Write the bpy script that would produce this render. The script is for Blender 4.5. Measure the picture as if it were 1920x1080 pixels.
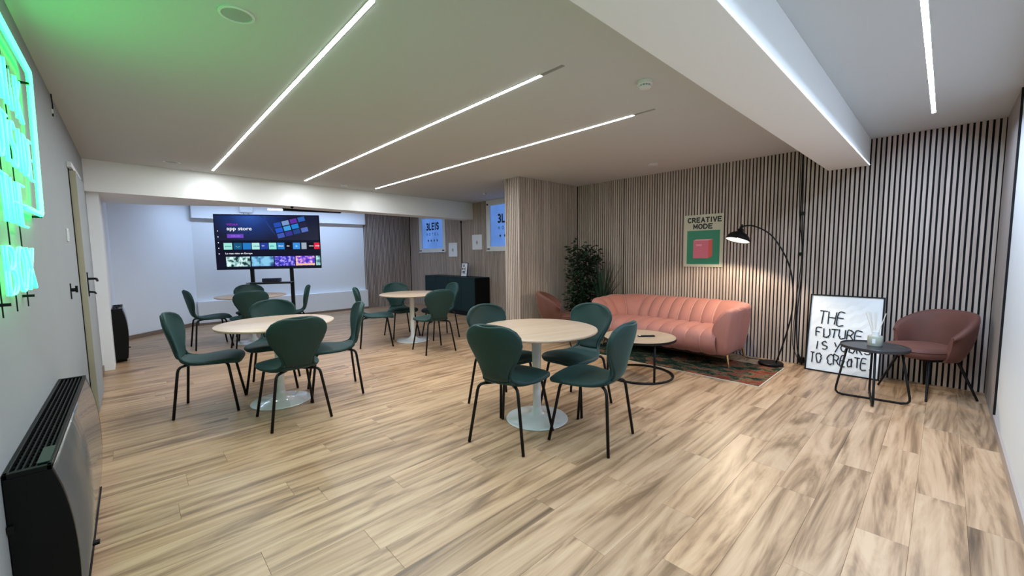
import bpy, bmesh, math, random
from mathutils import Vector, Matrix
random.seed(7)
S = bpy.context.scene
for o in list(bpy.data.objects): bpy.data.objects.remove(o)
COL = S.collection
PI = math.pi
def rad(a): return math.radians(a)

# ------------------------------------------------------------------ camera
CAM_H = 1.42
FPX = 760.25
dB = Vector((813., -75., FPX)).normalized()      # image direction of world +X (right, down, forward)
dA = Vector((-716., -55., FPX)).normalized()     # image direction of world +Y
up = dB.cross(dA)
if up.y > 0: up = -up
up.normalize()
def c2w(v): return Vector((dB.dot(v), dA.dot(v), up.dot(v)))
cx, cy, cz = c2w(Vector((1,0,0))), c2w(Vector((0,-1,0))), c2w(Vector((0,0,-1)))
cam = bpy.data.cameras.new('camera'); camo = bpy.data.objects.new('camera', cam); COL.objects.link(camo)
M = Matrix(((cx.x,cy.x,cz.x,0),(cx.y,cy.y,cz.y,0),(cx.z,cy.z,cz.z,CAM_H),(0,0,0,1)))
camo.matrix_world = M
cam.sensor_width = 36; cam.lens = FPX/1920*36; cam.clip_start = 0.02; cam.clip_end = 60
S.camera = camo

# ------------------------------------------------------------------ world, light levels, exposure
W = bpy.data.worlds.new('world'); S.world = W; W.use_nodes = True
W.node_tree.nodes['Background'].inputs[0].default_value = (0.75,0.82,1,1)
W.node_tree.nodes['Background'].inputs[1].default_value = 0.05
S.view_settings.view_transform = 'Standard'; S.view_settings.look = 'None'
S.view_settings.gamma = 1; S.view_settings.use_curve_mapping = False
S.view_settings.exposure = 0.0
LED_WARM = ((0.93,0.98,1.0), 142.0)      # the three recessed ceiling profiles
LED_COLD = ((0.60,0.76,1.0), 345.0)      # profile near the right wall
LED_COVE = ((0.72,0.86,1.0), 2.4)      # strip under the beam edge
LED_FAR  = ((0.50,0.68,1.0), 170.0)      # profile in the ceiling of the screen corner
NEON = ((0.002,1.0,0.24), 8.5)
NEON_GREEN = ((0.002,1.0,0.05), 13.0)
LAMP_W = 60.0
SPOT_W = 0.9

# ------------------------------------------------------------------ helpers
class MB:
    def __init__(s): s.v=[]; s.f=[]
    def add(s, vs, fs):
        n=len(s.v); s.v += [tuple(v) for v in vs]; s.f += [tuple(i+n for i in f) for f in fs]; return s
    def box(s, x0,y0,z0,x1,y1,z1):
        return s.add([(x0,y0,z0),(x1,y0,z0),(x1,y1,z0),(x0,y1,z0),(x0,y0,z1),(x1,y0,z1),(x1,y1,z1),(x0,y1,z1)],
            [(0,3,2,1),(4,5,6,7),(0,1,5,4),(1,2,6,5),(2,3,7,6),(3,0,4,7)])
    def prism(s, poly, z0, z1):
        n=len(poly)
        return s.add([(x,y,z0) for x,y in poly]+[(x,y,z1) for x,y in poly],
            [tuple(range(n))[::-1], tuple(range(n,2*n))]+[(i,(i+1)%n,n+(i+1)%n,n+i) for i in range(n)])
    def lathe(s, prof, n=32, c=(0,0,0)):
        vs=[];fs=[]
        for r,z in prof:
            for k in range(n):
                a=2*PI*k/n; vs.append((c[0]+r*math.cos(a),c[1]+r*math.sin(a),c[2]+z))
        for i in range(len(prof)-1):
            for k in range(n):
                a=i*n+k;b=i*n+(k+1)%n; fs.append((a,b,b+n,a+n))
        fs.append(tuple(range(n))[::-1]); fs.append(tuple((len(prof)-1)*n+k for k in range(n)))
        return s.add(vs,fs)
    def tube(s, pts, r, n=8, closed=False, flat=1.0):
        P=[Vector(p) for p in pts]; m=len(P); vs=[];fs=[]
        rr = r if isinstance(r,(list,tuple)) else [r]*m
        prev=None
        for i in range(m):
            if closed: t=(P[(i+1)%m]-P[i-1])
            else: t=(P[min(i+1,m-1)]-P[max(i-1,0)])
            t.normalize()
            if prev is None:
                a=Vector((0,0,1)) if abs(t.z)<.9 else Vector((1,0,0)); u=t.cross(a).normalized()
            else: u=(prev-t*prev.dot(t)).normalized()
            prev=u; w=t.cross(u)
            for k in range(n):
                a=2*PI*k/n; vs.append(P[i]+u*math.cos(a)*rr[i]+w*math.sin(a)*rr[i]*flat)
        R=m if closed else m-1
        for i in range(R):
            for k in range(n):
                a=i*n+k;b=i*n+(k+1)%n;c=((i+1)%m)*n; fs.append((a,b,c+(k+1)%n,c+k))
        if not closed: fs.append(tuple(range(n))[::-1]); fs.append(tuple((m-1)*n+k for k in range(n)))
        return s.add(vs,fs)
    def grid(s, rows, closed_u=False):
        m=len(rows);n=len(rows[0]); vs=[p for r in rows for p in r]; fs=[]
        for i in range(m-1):
            for j in range(n if closed_u else n-1):
                fs.append((i*n+j,i*n+(j+1)%n,(i+1)*n+(j+1)%n,(i+1)*n+j))
        return s.add(vs,fs)
    def mesh(s, name):
        me=bpy.data.meshes.new(name); me.from_pydata(s.v,[],s.f); me.validate(); me.update(); return me

def link(o, parent=None):
    COL.objects.link(o)
    if parent is not None: o.parent=parent
    return o
def fixn(me):
    import bmesh
    bm=bmesh.new(); bm.from_mesh(me); bmesh.ops.recalc_face_normals(bm,faces=bm.faces); bm.to_mesh(me); bm.free()
def obj(name, mb, mat, parent=None, smooth=False, bevel=0, subsurf=0, solid=0, seg=2, ang=35, off=-1):
    me = mb.mesh(name) if isinstance(mb,MB) else mb
    fixn(me)
    if mat is not None: me.materials.clear(); me.materials.append(mat)
    o=bpy.data.objects.new(name,me); link(o,parent)
    if solid:
        m=o.modifiers.new('solid','SOLIDIFY'); m.thickness=solid; m.offset=off
    if bevel:
        m=o.modifiers.new('bevel','BEVEL'); m.width=bevel; m.segments=seg; m.limit_method='ANGLE'; m.angle_limit=rad(ang)
    if subsurf:
        m=o.modifiers.new('sub','SUBSURF'); m.levels=subsurf; m.render_levels=subsurf
    if smooth:
        for p in me.polygons: p.use_smooth=True
        if smooth=='auto':
            try: me.set_sharp_from_angle(angle=rad(40))
            except Exception: pass
    return o
def tag(o, label, cat, group=None):
    o['label']=label; o['category']=cat
    if group: o['group']=group
    return o
def thing(name, label, cat, loc=(0,0,0), rz=0, group=None):
    o=bpy.data.objects.new(name,None); o.empty_display_size=.1; COL.objects.link(o)
    o.location=loc; o.rotation_euler=(0,0,rad(rz)); return tag(o,label,cat,group)
def struct(name, mb, mat, parent=None, **k):
    o=obj(name,mb,mat,parent,**k)
    if parent is None: o['kind']='structure'
    return o
def copy_tree(o, parent=None):
    c=o.copy(); COL.objects.link(c)
    if parent is not None: c.parent=parent
    for ch in [x for x in ALLCH.get(o.name,[])] if False else list(o.children): copy_tree(ch,c)
    return c
ALLCH={}

# ------------------------------------------------------------------ materials
def newmat(name):
    m=bpy.data.materials.new(name); m.use_nodes=True
    return m, m.node_tree.nodes, m.node_tree.links, m.node_tree.nodes['Principled BSDF']
def plain(name, col, rough=.5, metal=0, sheen=0, sheen_tint=None, noise=0, nscale=8, bump=0, bscale=200, spec=None, coat=0):
    m,N,L,B=newmat(name)
    B.inputs['Base Color'].default_value=(*col,1); B.inputs['Roughness'].default_value=rough; B.inputs['Metallic'].default_value=metal
    if spec is not None: B.inputs['Specular IOR Level'].default_value=spec
    if coat: B.inputs['Coat Weight'].default_value=coat
    if sheen:
        B.inputs['Sheen Weight'].default_value=sheen; B.inputs['Sheen Roughness'].default_value=.35
        B.inputs['Sheen Tint'].default_value=(*(sheen_tint or col),1)
    tc=N.new('ShaderNodeTexCoord')
    if noise:
        n=N.new('ShaderNodeTexNoise'); n.inputs['Scale'].default_value=nscale; n.inputs['Detail'].default_value=4
        L.new(tc.outputs['Object'],n.inputs['Vector'])
        r=N.new('ShaderNodeMapRange'); r.inputs[3].default_value=1-noise; r.inputs[4].default_value=1+noise
        L.new(n.outputs[0],r.inputs[0])
        x=N.new('ShaderNodeVectorMath'); x.operation='SCALE'; x.inputs[0].default_value=col; L.new(r.outputs[0],x.inputs['Scale'])
        L.new(x.outputs[0],B.inputs['Base Color'])
    if bump:
        n=N.new('ShaderNodeTexNoise'); n.inputs['Scale'].default_value=bscale; n.inputs['Detail'].default_value=3
        L.new(tc.outputs['Object'],n.inputs['Vector'])
        b=N.new('ShaderNodeBump'); b.inputs['Strength'].default_value=bump; b.inputs['Distance'].default_value=.002
        L.new(n.outputs[0],b.inputs['Height']); L.new(b.outputs[0],B.inputs['Normal'])
    return m
def emis(name, col, st):
    m,N,L,B=newmat(name)
    B.inputs['Base Color'].default_value=(0,0,0,1) if st<=1 else (.6,.6,.6,1)
    B.inputs['Specular IOR Level'].default_value=.1
    B.inputs['Emission Color'].default_value=(*col,1); B.inputs['Emission Strength'].default_value=st
    return m
def ramp(N, pts):
    r=N.new('ShaderNodeValToRGB'); e=r.color_ramp.elements
    while len(e)<len(pts): e.new(.5)
    for i,(p,c) in enumerate(pts): e[i].position=p; e[i].color=(*c,1)
    return r
def wood(name, pts, axis='X', sc=(1,1,1), distort=1.2, rough=.5, rnd=.25, world=False, bump=.05, spread=1.0, hue=0.0, coat=0):
    """streaky wood: noise stretched along one axis, shifted and tinted per object and per island"""
    m,N,L,B=newmat(name)
    B.inputs['Roughness'].default_value=rough
    if coat: B.inputs['Coat Weight'].default_value=coat; B.inputs['Coat Roughness'].default_value=.25
    geo=N.new('ShaderNodeNewGeometry'); oi=N.new('ShaderNodeObjectInfo')
    add=N.new('ShaderNodeMath'); add.operation='ADD'; L.new(oi.outputs['Random'],add.inputs[0]); L.new(geo.outputs['Random Per Island'],add.inputs[1])
    fr=N.new('ShaderNodeMath'); fr.operation='FRACT'; L.new(add.outputs[0],fr.inputs[0])
    off=N.new('ShaderNodeVectorMath'); off.operation='SCALE'; off.inputs[0].default_value=(37*spread,53*spread,71*spread); L.new(fr.outputs[0],off.inputs['Scale'])
    if world: src=geo.outputs['Position']
    else:
        tc=N.new('ShaderNodeTexCoord'); src=tc.outputs['Object']
    v=N.new('ShaderNodeVectorMath'); v.operation='ADD'; L.new(src,v.inputs[0]); L.new(off.outputs[0],v.inputs[1])
    mp=N.new('ShaderNodeMapping'); mp.inputs['Scale'].default_value=sc; L.new(v.outputs[0],mp.inputs['Vector'])
    n1=N.new('ShaderNodeTexNoise'); n1.inputs['Scale'].default_value=1; n1.inputs['Detail'].default_value=5; n1.inputs['Roughness'].default_value=.6; n1.inputs['Distortion'].default_value=distort
    L.new(mp.outputs[0],n1.inputs['Vector'])
    mp2=N.new('ShaderNodeMapping'); mp2.inputs['Scale'].default_value=tuple(c*5 if c>2 else c*1.5 for c in sc); L.new(v.outputs[0],mp2.inputs['Vector'])
    n2=N.new('ShaderNodeTexNoise'); n2.inputs['Scale'].default_value=1; n2.inputs['Detail'].default_value=4
    L.new(mp2.outputs[0],n2.inputs['Vector'])
    mx=N.new('ShaderNodeMix'); mx.data_type='FLOAT'; mx.inputs[0].default_value=.3; L.new(n1.outputs[0],mx.inputs[2]); L.new(n2.outputs[0],mx.inputs[3])
    r=ramp(N,pts); L.new(mx.outputs[0],r.inputs[0])
    br=N.new('ShaderNodeMapRange'); br.inputs[3].default_value=1-rnd; br.inputs[4].default_value=1+rnd*.6
    wn=N.new('ShaderNodeTexWhiteNoise'); wn.noise_dimensions='1D'; L.new(fr.outputs[0],wn.inputs['W']); L.new(wn.outputs['Value'],br.inputs[0])
    sc_=N.new('ShaderNodeVectorMath'); sc_.operation='SCALE'; L.new(r.outputs[0],sc_.inputs[0]); L.new(br.outputs[0],sc_.inputs['Scale'])
    outc=sc_.outputs[0]
    if hue:
        mxc=N.new('ShaderNodeMix'); mxc.data_type='RGBA'; mxc.blend_type='MULTIPLY'; mxc.inputs[0].default_value=hue
        rc=ramp(N,[(0,(1,.93,.86)),(.5,(1,.985,.96)),(1,(.93,.92,.90))]); L.new(wn.outputs['Color'],rc.inputs[0])
        L.new(outc,mxc.inputs[6]); L.new(rc.outputs[0],mxc.inputs[7]); outc=mxc.outputs[2]
    L.new(outc,B.inputs['Base Color'])
    if bump:
        b=N.new('ShaderNodeBump'); b.inputs['Strength'].default_value=bump; b.inputs['Distance'].default_value=.003
        L.new(n2.outputs[0],b.inputs['Height']); L.new(b.outputs[0],B.inputs['Normal'])
    return m

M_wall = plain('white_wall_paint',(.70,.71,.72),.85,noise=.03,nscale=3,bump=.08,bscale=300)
M_leftw = plain('dimmed_wall_paint',(.30,.32,.335),.85,noise=.03,nscale=3,bump=.08,bscale=300)  # left wall and door: their dimmer light is darkened into the colour
M_farw = plain('brightened_wall_paint',(.84,.86,.89),.85,noise=.02,nscale=3)  # far walls: extra cold brightness is put into the colour
M_ceil = plain('ceiling_paint',(.57,.58,.575),.9,bump=.05,bscale=300)
M_beam = plain('beam_paint',(.88,.88,.87),.9)
M_black = plain('black_steel',(.004,.004,.005),.5,spec=.25)
M_felt = plain('black_felt',(.006,.006,.008),1)
M_white = plain('white_lacquer',(.75,.77,.78),.18,coat=.4)
M_plastic = plain('white_plastic',(.72,.73,.72),.4)
M_grey = plain('grey_plastic',(.28,.29,.28),.5)
M_blackpl = plain('black_plastic',(.003,.0035,.0035),.4,spec=.2)
M_floor = wood('oak_vinyl',[(.30,(.12,.073,.040)),(.41,(.28,.172,.098)),(.50,(.46,.298,.178)),(.62,(.575,.395,.252))],sc=(.55,5.2,5.2),distort=3.0,rough=.38,rnd=.12,world=True,bump=.03,hue=.8)
M_slat = wood('grey_oak_slat',[(.25,(.31,.235,.195)),(.5,(.47,.38,.33)),(.75,(.62,.52,.46))],sc=(26,26,1.1),distort=.6,rough=.6,rnd=.13,world=True,bump=.05)
M_panel = wood('grey_oak_panel',[(.25,(.25,.21,.19)),(.5,(.34,.29,.265)),(.75,(.42,.37,.34))],sc=(8,8,.7),distort=.8,rough=.6,rnd=0,world=True)
M_top = wood('light_oak_top',[(.2,(.38,.26,.17)),(.5,(.52,.385,.28)),(.8,(.62,.49,.38))],sc=(1.6,11,4),distort=.8,rough=.3,rnd=.05)
M_cofftop = wood('coffee_oak_top',[(.2,(.33,.24,.16)),(.5,(.45,.34,.24)),(.8,(.55,.43,.31))],sc=(1.6,11,4),distort=.8,rough=.35,rnd=.05)
M_skirt = plain('brown_skirting',(.22,.15,.11),.5)
M_teal = plain('teal_velvet',(.002,.030,.028),.6,sheen=.12,sheen_tint=(.20,.80,.82),noise=.25,nscale=5,bump=.15,bscale=500)
M_tealpipe = plain('teal_piping',(.002,.03,.03),.7,sheen=.12,sheen_tint=(.4,.8,.8))
M_pink = plain('pink_velvet',(.39,.155,.125),.7,sheen=.12,sheen_tint=(1,.80,.76),noise=.12,nscale=4,bump=.12,bscale=500)
M_seamlight = plain('pink_seam_highlight',(.60,.33,.28),.7,sheen=.5,sheen_tint=(1,.8,.75))  # pale highlights on the sofa seams, painted as a lighter pink
M_brown = plain('brown_velvet',(.12,.042,.030),.7,sheen=.2,sheen_tint=(.9,.5,.42),noise=.3,nscale=6,bump=.12,bscale=500)
M_brass = plain('brass',(.75,.56,.30),.25,metal=1)
M_sideb = plain('dark_teal_lacquer',(.004,.022,.025),.5,spec=.2)
M_darkside = plain('near_black_board',(.003,.004,.006),.5,spec=.2)
M_paper = plain('white_paper',(.80,.82,.84),.6)
M_ink = plain('black_ink',(.01,.01,.012),.6)
M_glassfr = plain('frosted_bottle',(.42,.44,.37),.25,coat=.3)
M_heatglass = plain('grey_glass_front',(.12,.12,.12),.22,coat=.5)
M_leaf = plain('dark_leaf',(.008,.026,.010),.5,noise=.4,nscale=9)
M_blade = plain('dark_blade_leaf',(.008,.03,.018),.45,noise=.3,nscale=7)
M_stem = plain('brown_stem',(.07,.045,.03),.8)
M_beige = plain('beige_door_edge',(.44,.40,.29),.6)
M_soil = plain('dark_soil',(.02,.014,.01),1,bump=.8,bscale=60)

# ------------------------------------------------------------------ room dimensions
XL=-.345; X0=6.0; YR=-.345; H=2.62; YF=10.75
# floor slab and planks
fl = struct('floor', MB().box(XL-.1,YR-.1,-.12,X0+.2,YF+.2,-.012), M_skirt)
PW=.195; PLN=1.27; g=.00035
far=MB()
def plank_mesh(L_):
    w=PW-2*g; c=.0008; z0=-.011
    x0,x1,y0,y1=g,L_-g,0,w
    return MB().add([(x0,y0,z0),(x1,y0,z0),(x1,y1,z0),(x0,y1,z0),(x0,y0,-c),(x1,y0,-c),(x1,y1,-c),(x0,y1,-c),(x0+c,y0+c,0),(x1-c,y0+c,0),(x1-c,y1-c,0),(x0+c,y1-c,0)],
       [(0,3,2,1),(0,1,5,4),(1,2,6,5),(2,3,7,6),(3,0,4,7),(4,5,9,8),(5,6,10,9),(6,7,11,10),(7,4,8,11),(8,9,10,11)])
full=plank_mesh(PLN).mesh('plank'); full.materials.append(M_floor); fixn(full)
row=0; y=YR
while y<YF:
    x=XL-.02-random.random()*PLN
    while x<X0+.02:
        a=max(x,XL-.03); b=min(x+PLN,X0+.03)
        if b-a>.03:
            if y<5.9:
                if b-a>PLN-.001: me=full
                else:
                    me=plank_mesh(b-a).mesh('plank'); me.materials.append(M_floor); fixn(me)
                o=bpy.data.objects.new('plank',me); link(o,fl); o.location=(a,y+g,0)
            else:
                pm=plank_mesh(b-a); far.add([(p[0]+a,p[1]+y+g,p[2]) for p in pm.v],pm.f)
        x+=PLN
    y+=PW
o=obj('planks',far,M_floor,fl); o['kind']='stuff'

# ceiling, walls
SLY0,SLY1,SLX0,SLX1=.121,.149,.4,5.3
struct('ceiling', MB().box(XL-.1,YR-.1,H,X0+.2,SLY0,H+.12).box(XL-.1,SLY1,H,X0+.2,YF+.2,H+.12).box(XL-.1,SLY0,H,SLX0,SLY1,H+.12).box(SLX1,SLY0,H,X0+.2,SLY1,H+.12).box(SLX0,SLY0,H+.02,SLX1,SLY1,H+.12), M_ceil)
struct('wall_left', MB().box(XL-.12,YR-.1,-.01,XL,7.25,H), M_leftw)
struct('wall_left_stub', MB().box(XL-.12,7.25,-.01,-.235,9.62,H), M_farw)
struct('wall_left_oblique', MB().prism([(-.235,9.6),(.97,YF),(.97,YF+.1),(-.45,YF+.1),(-.45,9.6)],-.01,H), M_farw)
struct('wall_far', MB().box(.9,YF,-.01,X0+.12,YF+.12,H), M_farw)
struct('trim_1', MB().box(.97,YF-.14,-.005,4.62,YF,.50), M_farw, bevel=.004)       # plinth under the niche
struct('trim_2', MB().box(.97,YF-.14,2.24,4.62,YF,H), M_farw, bevel=.004)           # bulkhead over the niche
struct('wall_right_side', MB().box(XL-.1,YR-.1,-.01,X0+.1,YR,H), M_wall)
pan=struct('trim_3', MB().box(4.996,YR,0,X0-.022,YR+.012,H), M_panel)
obj('edge_profile', MB().box(4.988,YR,0,4.996,YR+.014,H), M_black, pan)
# slat walls
PIT=.0413; SW=.0250; SD=.022
def slat_wall(name, mb_back, runs):
    w=struct(name, mb_back, M_felt)
    cache={}
    for (x,y,dx,dy,nx,ny,n,z0,z1) in runs:    # start, step dir, outward normal, count
        for i in range(n):
            key=(dx,dy,nx,ny,round(z0,3),round(z1,3))
            if key not in cache:
                a=Vector((dx,dy)); b=Vector((nx,ny))
                P=[(0,0),(SW,0),(SW,SD),(0,SD)]
                poly=[tuple(a*p+b*q) for p,q in P]
                me=MB().prism(poly,z0,z1).mesh('slat'); me.materials.append(M_slat); fixn(me); cache[key]=me
            o=bpy.data.objects.new('slat',cache[key]); link(o,w)
            o.location=(x+dx*PIT*i,y+dy*PIT*i,0)
    return w
Xb=X0+SD-.004
Y1=4.62; PX=4.50; PY2=4.98
n_main=int((Y1-(YR+.018))/PIT)+1
slat_wall('wall_slats_right', MB().box(Xb,YR-.1,-.01,Xb+.1,Y1+.3,H), [(Xb,YR+.018,0,1,-1,0,n_main,.002,H)])
slat_wall('wall_slats_partition', MB().box(PX+SD,Y1+SD,-.01,Xb,PY2-.02,H),
   [(PX+.004,Y1+SD,1,0,0,-1,int((X0-PX)/PIT),.002,H),(PX+SD,Y1+.01,0,1,-1,0,8,.002,H)])
# window wall: slats broken by the two windows
W1=(8.86,10.16,1.50,2.52); W2=(5.86,7.20,1.50,H)
runs=[]; yy=PY2
k=0
wb=MB().box(Xb,Y1+.3,-.01,Xb+.1,YF+.1,H)
i=0
while PY2+i*PIT<YF-.03:
    y=PY2+i*PIT
    inw=[w for w in (W1,W2) if w[0]-SW<y<w[1]]
    if inw:
        w=inw[0]; runs.append((Xb,y,0,1,-1,0,1,.002,w[2]))
        if w[3]<H-.02: runs.append((Xb,y,0,1,-1,0,1,w[3],H))
    else: runs.append((Xb,y,0,1,-1,0,1,.002,H))
    i+=1
slat_wall('wall_slats_window', wb, runs)
slat_wall('wall_slats_far', MB().box(4.62,YF-.02,-.01,Xb,YF,H), [(4.625,YF-.02,1,0,0,-1,int((X0-4.62)/PIT),.002,H)])
# baseboards
BB=.075
struct('baseboard_left', MB().box(XL,5.9+.3,0,XL+.014,7.25,BB), M_skirt)
struct('baseboard_left_far', MB().prism([(-.235,9.58),(.97,YF-.02),(.97,YF-.04),(-.215,9.56)],0,BB).box(-.235,8.3,0,-.221,9.6,BB), M_skirt)
struct('baseboard_far', MB().box(.97,YF-.155,0,4.62,YF-.14,.05), M_skirt)
struct('baseboard_right', MB().box(XL,YR,0,5.0,YR+.014,BB), plain('pale_skirting',(.40,.33,.29),.5))
# big beam and its cove strip
BY0,BY1,BZ=.62,.985,2.335
bm=struct('trim_4', MB().box(XL,BY0,BZ,X0,BY1,H), M_beam, bevel=.003)
cove=obj('light_strip', MB().box(XL+.01,BY0-.006,BZ+.001,X0-.03,BY0-.0005,BZ+.008), emis('cove_light',*LED_COVE)); tag(cove,'thin cold white light strip along the bottom edge of the big ceiling beam','light')
# soffit in front of the screen corner
SA=(XL,7.12); SB=(X0,7.72); SZ=2.24
sof=struct('trim_5', MB().prism([SA,SB,(X0,8.1),(1.7,7.72),(.25,8.42),(XL,8.42)],SZ,H), M_beam)
# ------------------------------------------------------------------ ceiling light profiles
E_warm=emis('warm_led',*LED_WARM); E_cold=emis('cold_led',*LED_COLD); E_far=emis('far_led',*LED_FAR)
def profile(label, x0,y0,x1,y1, lit0, lit1, mat, w=.038, cat='light', z=H, group=None):
    """recessed ceiling profile from (x0,y0) to (x1,y1); lit between fractions lit0..lit1"""
    d=Vector((x1-x0,y1-y0)); Ln=d.length
    t=thing('ceiling_light_profile',label,cat,(x0,y0,z),math.degrees(math.atan2(d.y,d.x)),group)
    obj('housing',MB().box(0,-w/2-.002,-.002,Ln,w/2+.002,.01),M_grey,t)
    obj('diffuser',MB().add([(Ln*lit0,-w/2,-.0026),(Ln*lit1,-w/2,-.0026),(Ln*lit1,w/2,-.0026),(Ln*lit0,w/2,-.0026)],[(0,3,2,1)]),mat,t)
    return t
profile('long lit ceiling light line nearest the green neon sign',.915,1.915,.915,7.0,.0,1,E_warm,.024)
profile('middle lit ceiling light line with a dark unlit stub at its near end',2.11,1.74,2.11,7.03,.037,1,E_warm,.024)
profile('third ceiling light line, farthest from the neon sign, thin unlit near end',3.31,1.74,3.31,7.08,.037,1,E_warm,.024)
t=thing('ceiling_light_profile','bright cold ceiling light line between the big beam and the right wall','light',(SLX0,.135,H))
obj('housing',MB().box(0,-.0138,.0145,SLX1-SLX0,.0138,.018).box(0,-.0140,.0005,SLX1-SLX0,-.0130,.018).box(0,.0130,.0005,SLX1-SLX0,.0140,.018),M_black,t)
obj('diffuser',MB().add([(0,-.0128,.012),(SLX1-SLX0,-.0128,.012),(SLX1-SLX0,.0128,.012),(0,.0128,.012)],[(0,3,2,1)]),E_cold,t)
profile('cold ceiling light line hidden behind the soffit above the screen',.9,9.95,4.5,9.95,0,1,E_far,.026)
# wall washing downlights by the soffit
for X in (.68,1.93,3.08):
    t=(X-XL)/(X0-XL); Yf=SA[1]+(SB[1]-SA[1])*t-.075
    lt=thing('recessed_downlight',{.68:'tiny recessed downlight before the soffit, nearest the left wall',1.93:'tiny recessed downlight before the soffit, above the screen',3.08:'tiny recessed downlight before the soffit, right of the screen'}[X],'downlight',(X,Yf,H),0,'tiny downlights washing the soffit')
    obj('bezel',MB().lathe([(.03,0),(.03,-.004),(.02,-.004),(.018,.0)],20),M_plastic,lt,smooth='auto')
    l=bpy.data.lights.new('spot','SPOT'); l.energy=SPOT_W; l.spot_size=rad(46); l.spot_blend=.06; l.shadow_soft_size=.006; l.color=(.9,.95,1)
    lo=bpy.data.objects.new('bulb',l); link(lo,lt); lo.location=(0,0,-.02)
# ceiling fittings
t=thing('ceiling_speaker','round flush grey speaker grille in the ceiling, tinted green','speaker',(.466,2.465,H))
obj('rim',MB().lathe([(.078,0),(.078,-.006),(.066,-.008),(.064,-.002)],40),M_plastic,t,smooth='auto')
obj('grille',MB().lathe([(.064,0),(.064,-.005),(.03,-.007),(.001,-.0075)],40),plain('grille_grey',(.42,.43,.42),.6,bump=.8,bscale=900),t,smooth='auto')
t=thing('smoke_detector','white smoke detector on the ceiling beside the big beam','smoke detector',(2.735,1.515,H))
obj('base',MB().lathe([(.052,0),(.052,-.022),(.046,-.026)],32),M_plastic,t,smooth='auto')
obj('vent_ring',MB().lathe([(.036,-.024),(.036,-.038)],32),M_grey,t,smooth='auto')
for k in range(12):
    a=2*PI*k/12; c_,s_=math.cos(a),math.sin(a)
    obj('fin',MB().tube([(.038*c_,.038*s_,-.025),(.038*c_,.038*s_,-.038)],.004,5),M_plastic,t)
obj('cap',MB().lathe([(.040,-.037),(.038,-.046),(.02,-.050),(.001,-.051)],32),M_plastic,t,smooth='auto')
def disc(name,label,cat,x,y,r,mat,h=.012):
    o=thing(name,label,cat,(x,y,H)); obj('ring',MB().lathe([(r,0),(r,-h),(r*.8,-h*1.1),(r*.75,-h*.4)],28),M_plastic,o,smooth='auto')
    obj('lens',MB().lathe([(r*.74,0),(r*.74,-h*.6),(r*.1,-h*.7)],28),mat,o,smooth='auto'); return o
disc('ceiling_sensor','small white round ceiling fitting above the pink sofa','sensor',5.32,2.81,.07,M_plastic)
disc('ceiling_sensor','tiny dark round ceiling sensor before the soffit by the third light line','sensor',2.72,7.02,.05,M_grey,.03)
disc('ceiling_vent','thin grey round ceiling disc left of the first light line','vent',.46,6.68,.09,M_grey,.006)
disc('ceiling_sensor','tiny white ceiling sensor above the sideboard','sensor',5.2,6.3,.035,M_plastic,.03)

# ------------------------------------------------------------------ text helpers
def text_mesh(body, size, extr=.0006, offset=0, align='CENTER', sx=1, spacing=1):
    c=bpy.data.curves.new('t','FONT'); c.body=body; c.size=size; c.extrude=extr; c.offset=offset; c.align_x=align; c.align_y='CENTER'; c.space_character=spacing; c.resolution_u=3
    o=bpy.data.objects.new('t',c); COL.objects.link(o)
    bpy.context.view_layer.update()
    me=bpy.data.meshes.new_from_object(o.evaluated_get(bpy.context.evaluated_depsgraph_get()))
    bpy.data.objects.remove(o)
    # stand it up: x stays, y -> z, depth -> -y
    for v in me.vertices: v.co=(v.co.x*sx,-v.co.z,v.co.y)
    return me
def text(name, body, size, mat, parent, loc, **k):
    o=obj(name,text_mesh(body,size,**k),mat,parent); o.location=loc; return o
# single-stroke alphabet in a unit cell (width .6, height 1)
def arc(cx_,cy_,rx,ry,a0,a1,n=10): return [(cx_+rx*math.cos(rad(a0+(a1-a0)*i/n)),cy_+ry*math.sin(rad(a0+(a1-a0)*i/n))) for i in range(n+1)]
STK={'T':[[(0,1),(.6,1)],[(.3,1),(.3,0)]],'H':[[(0,0),(0,1)],[(.6,0),(.6,1)],[(0,.5),(.6,.5)]],'I':[[(.3,0),(.3,1)]],
 'N':[[(0,0),(0,1),(.6,0),(.6,1)]],'K':[[(0,0),(0,1)],[(.55,1),(0,.45),(.6,0)]],'O':[arc(.3,.5,.3,.5,90,450,18)],
 'U':[[(0,1),(0,.3)]+arc(.3,.3,.3,.3,180,360,8)+[(.6,1)]],'S':[arc(.3,.75,.28,.25,30,270,9)+arc(.3,.25,.28,.25,90,-150,9)],
 'D':[[(0,0),(0,1)]+arc(.15,.5,.45,.5,90,-90,10)+[(0,0)]],'E':[[(.55,1),(0,1),(0,0),(.55,0)],[(0,.52),(.45,.52)]],
 'B':[[(0,.5),(0,1)]+arc(.25,.76,.28,.24,90,-90,8)+[(0,.52)],[(0,.5)]+arc(.28,.26,.32,.26,90,-90,8)+[(0,0),(0,.5)]],
 'X':[[(0,1),(.6,0)],[(.6,1),(0,0)]],'F':[[(.55,1),(0,1),(0,0)],[(0,.55),(.42,.55)]],
 'R':[[(0,0),(0,1)]+arc(.22,.75,.3,.25,90,-90,8)+[(0,.5)],[(.2,.5),(.6,0)]],
 'Y':[[(0,1),(.28,.5)],[(.6,1),(.1,-.15)]],'C':[arc(.34,.5,.33,.5,50,310,14)],'A':[arc(.25,.42,.25,.36,60,410,12)+[(.5,.8),(.5,0)]],
 'o':[arc(.25,.4,.25,.38,90,450,12)],'.':[[(.1,0),(.16,.02)]]}
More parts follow.
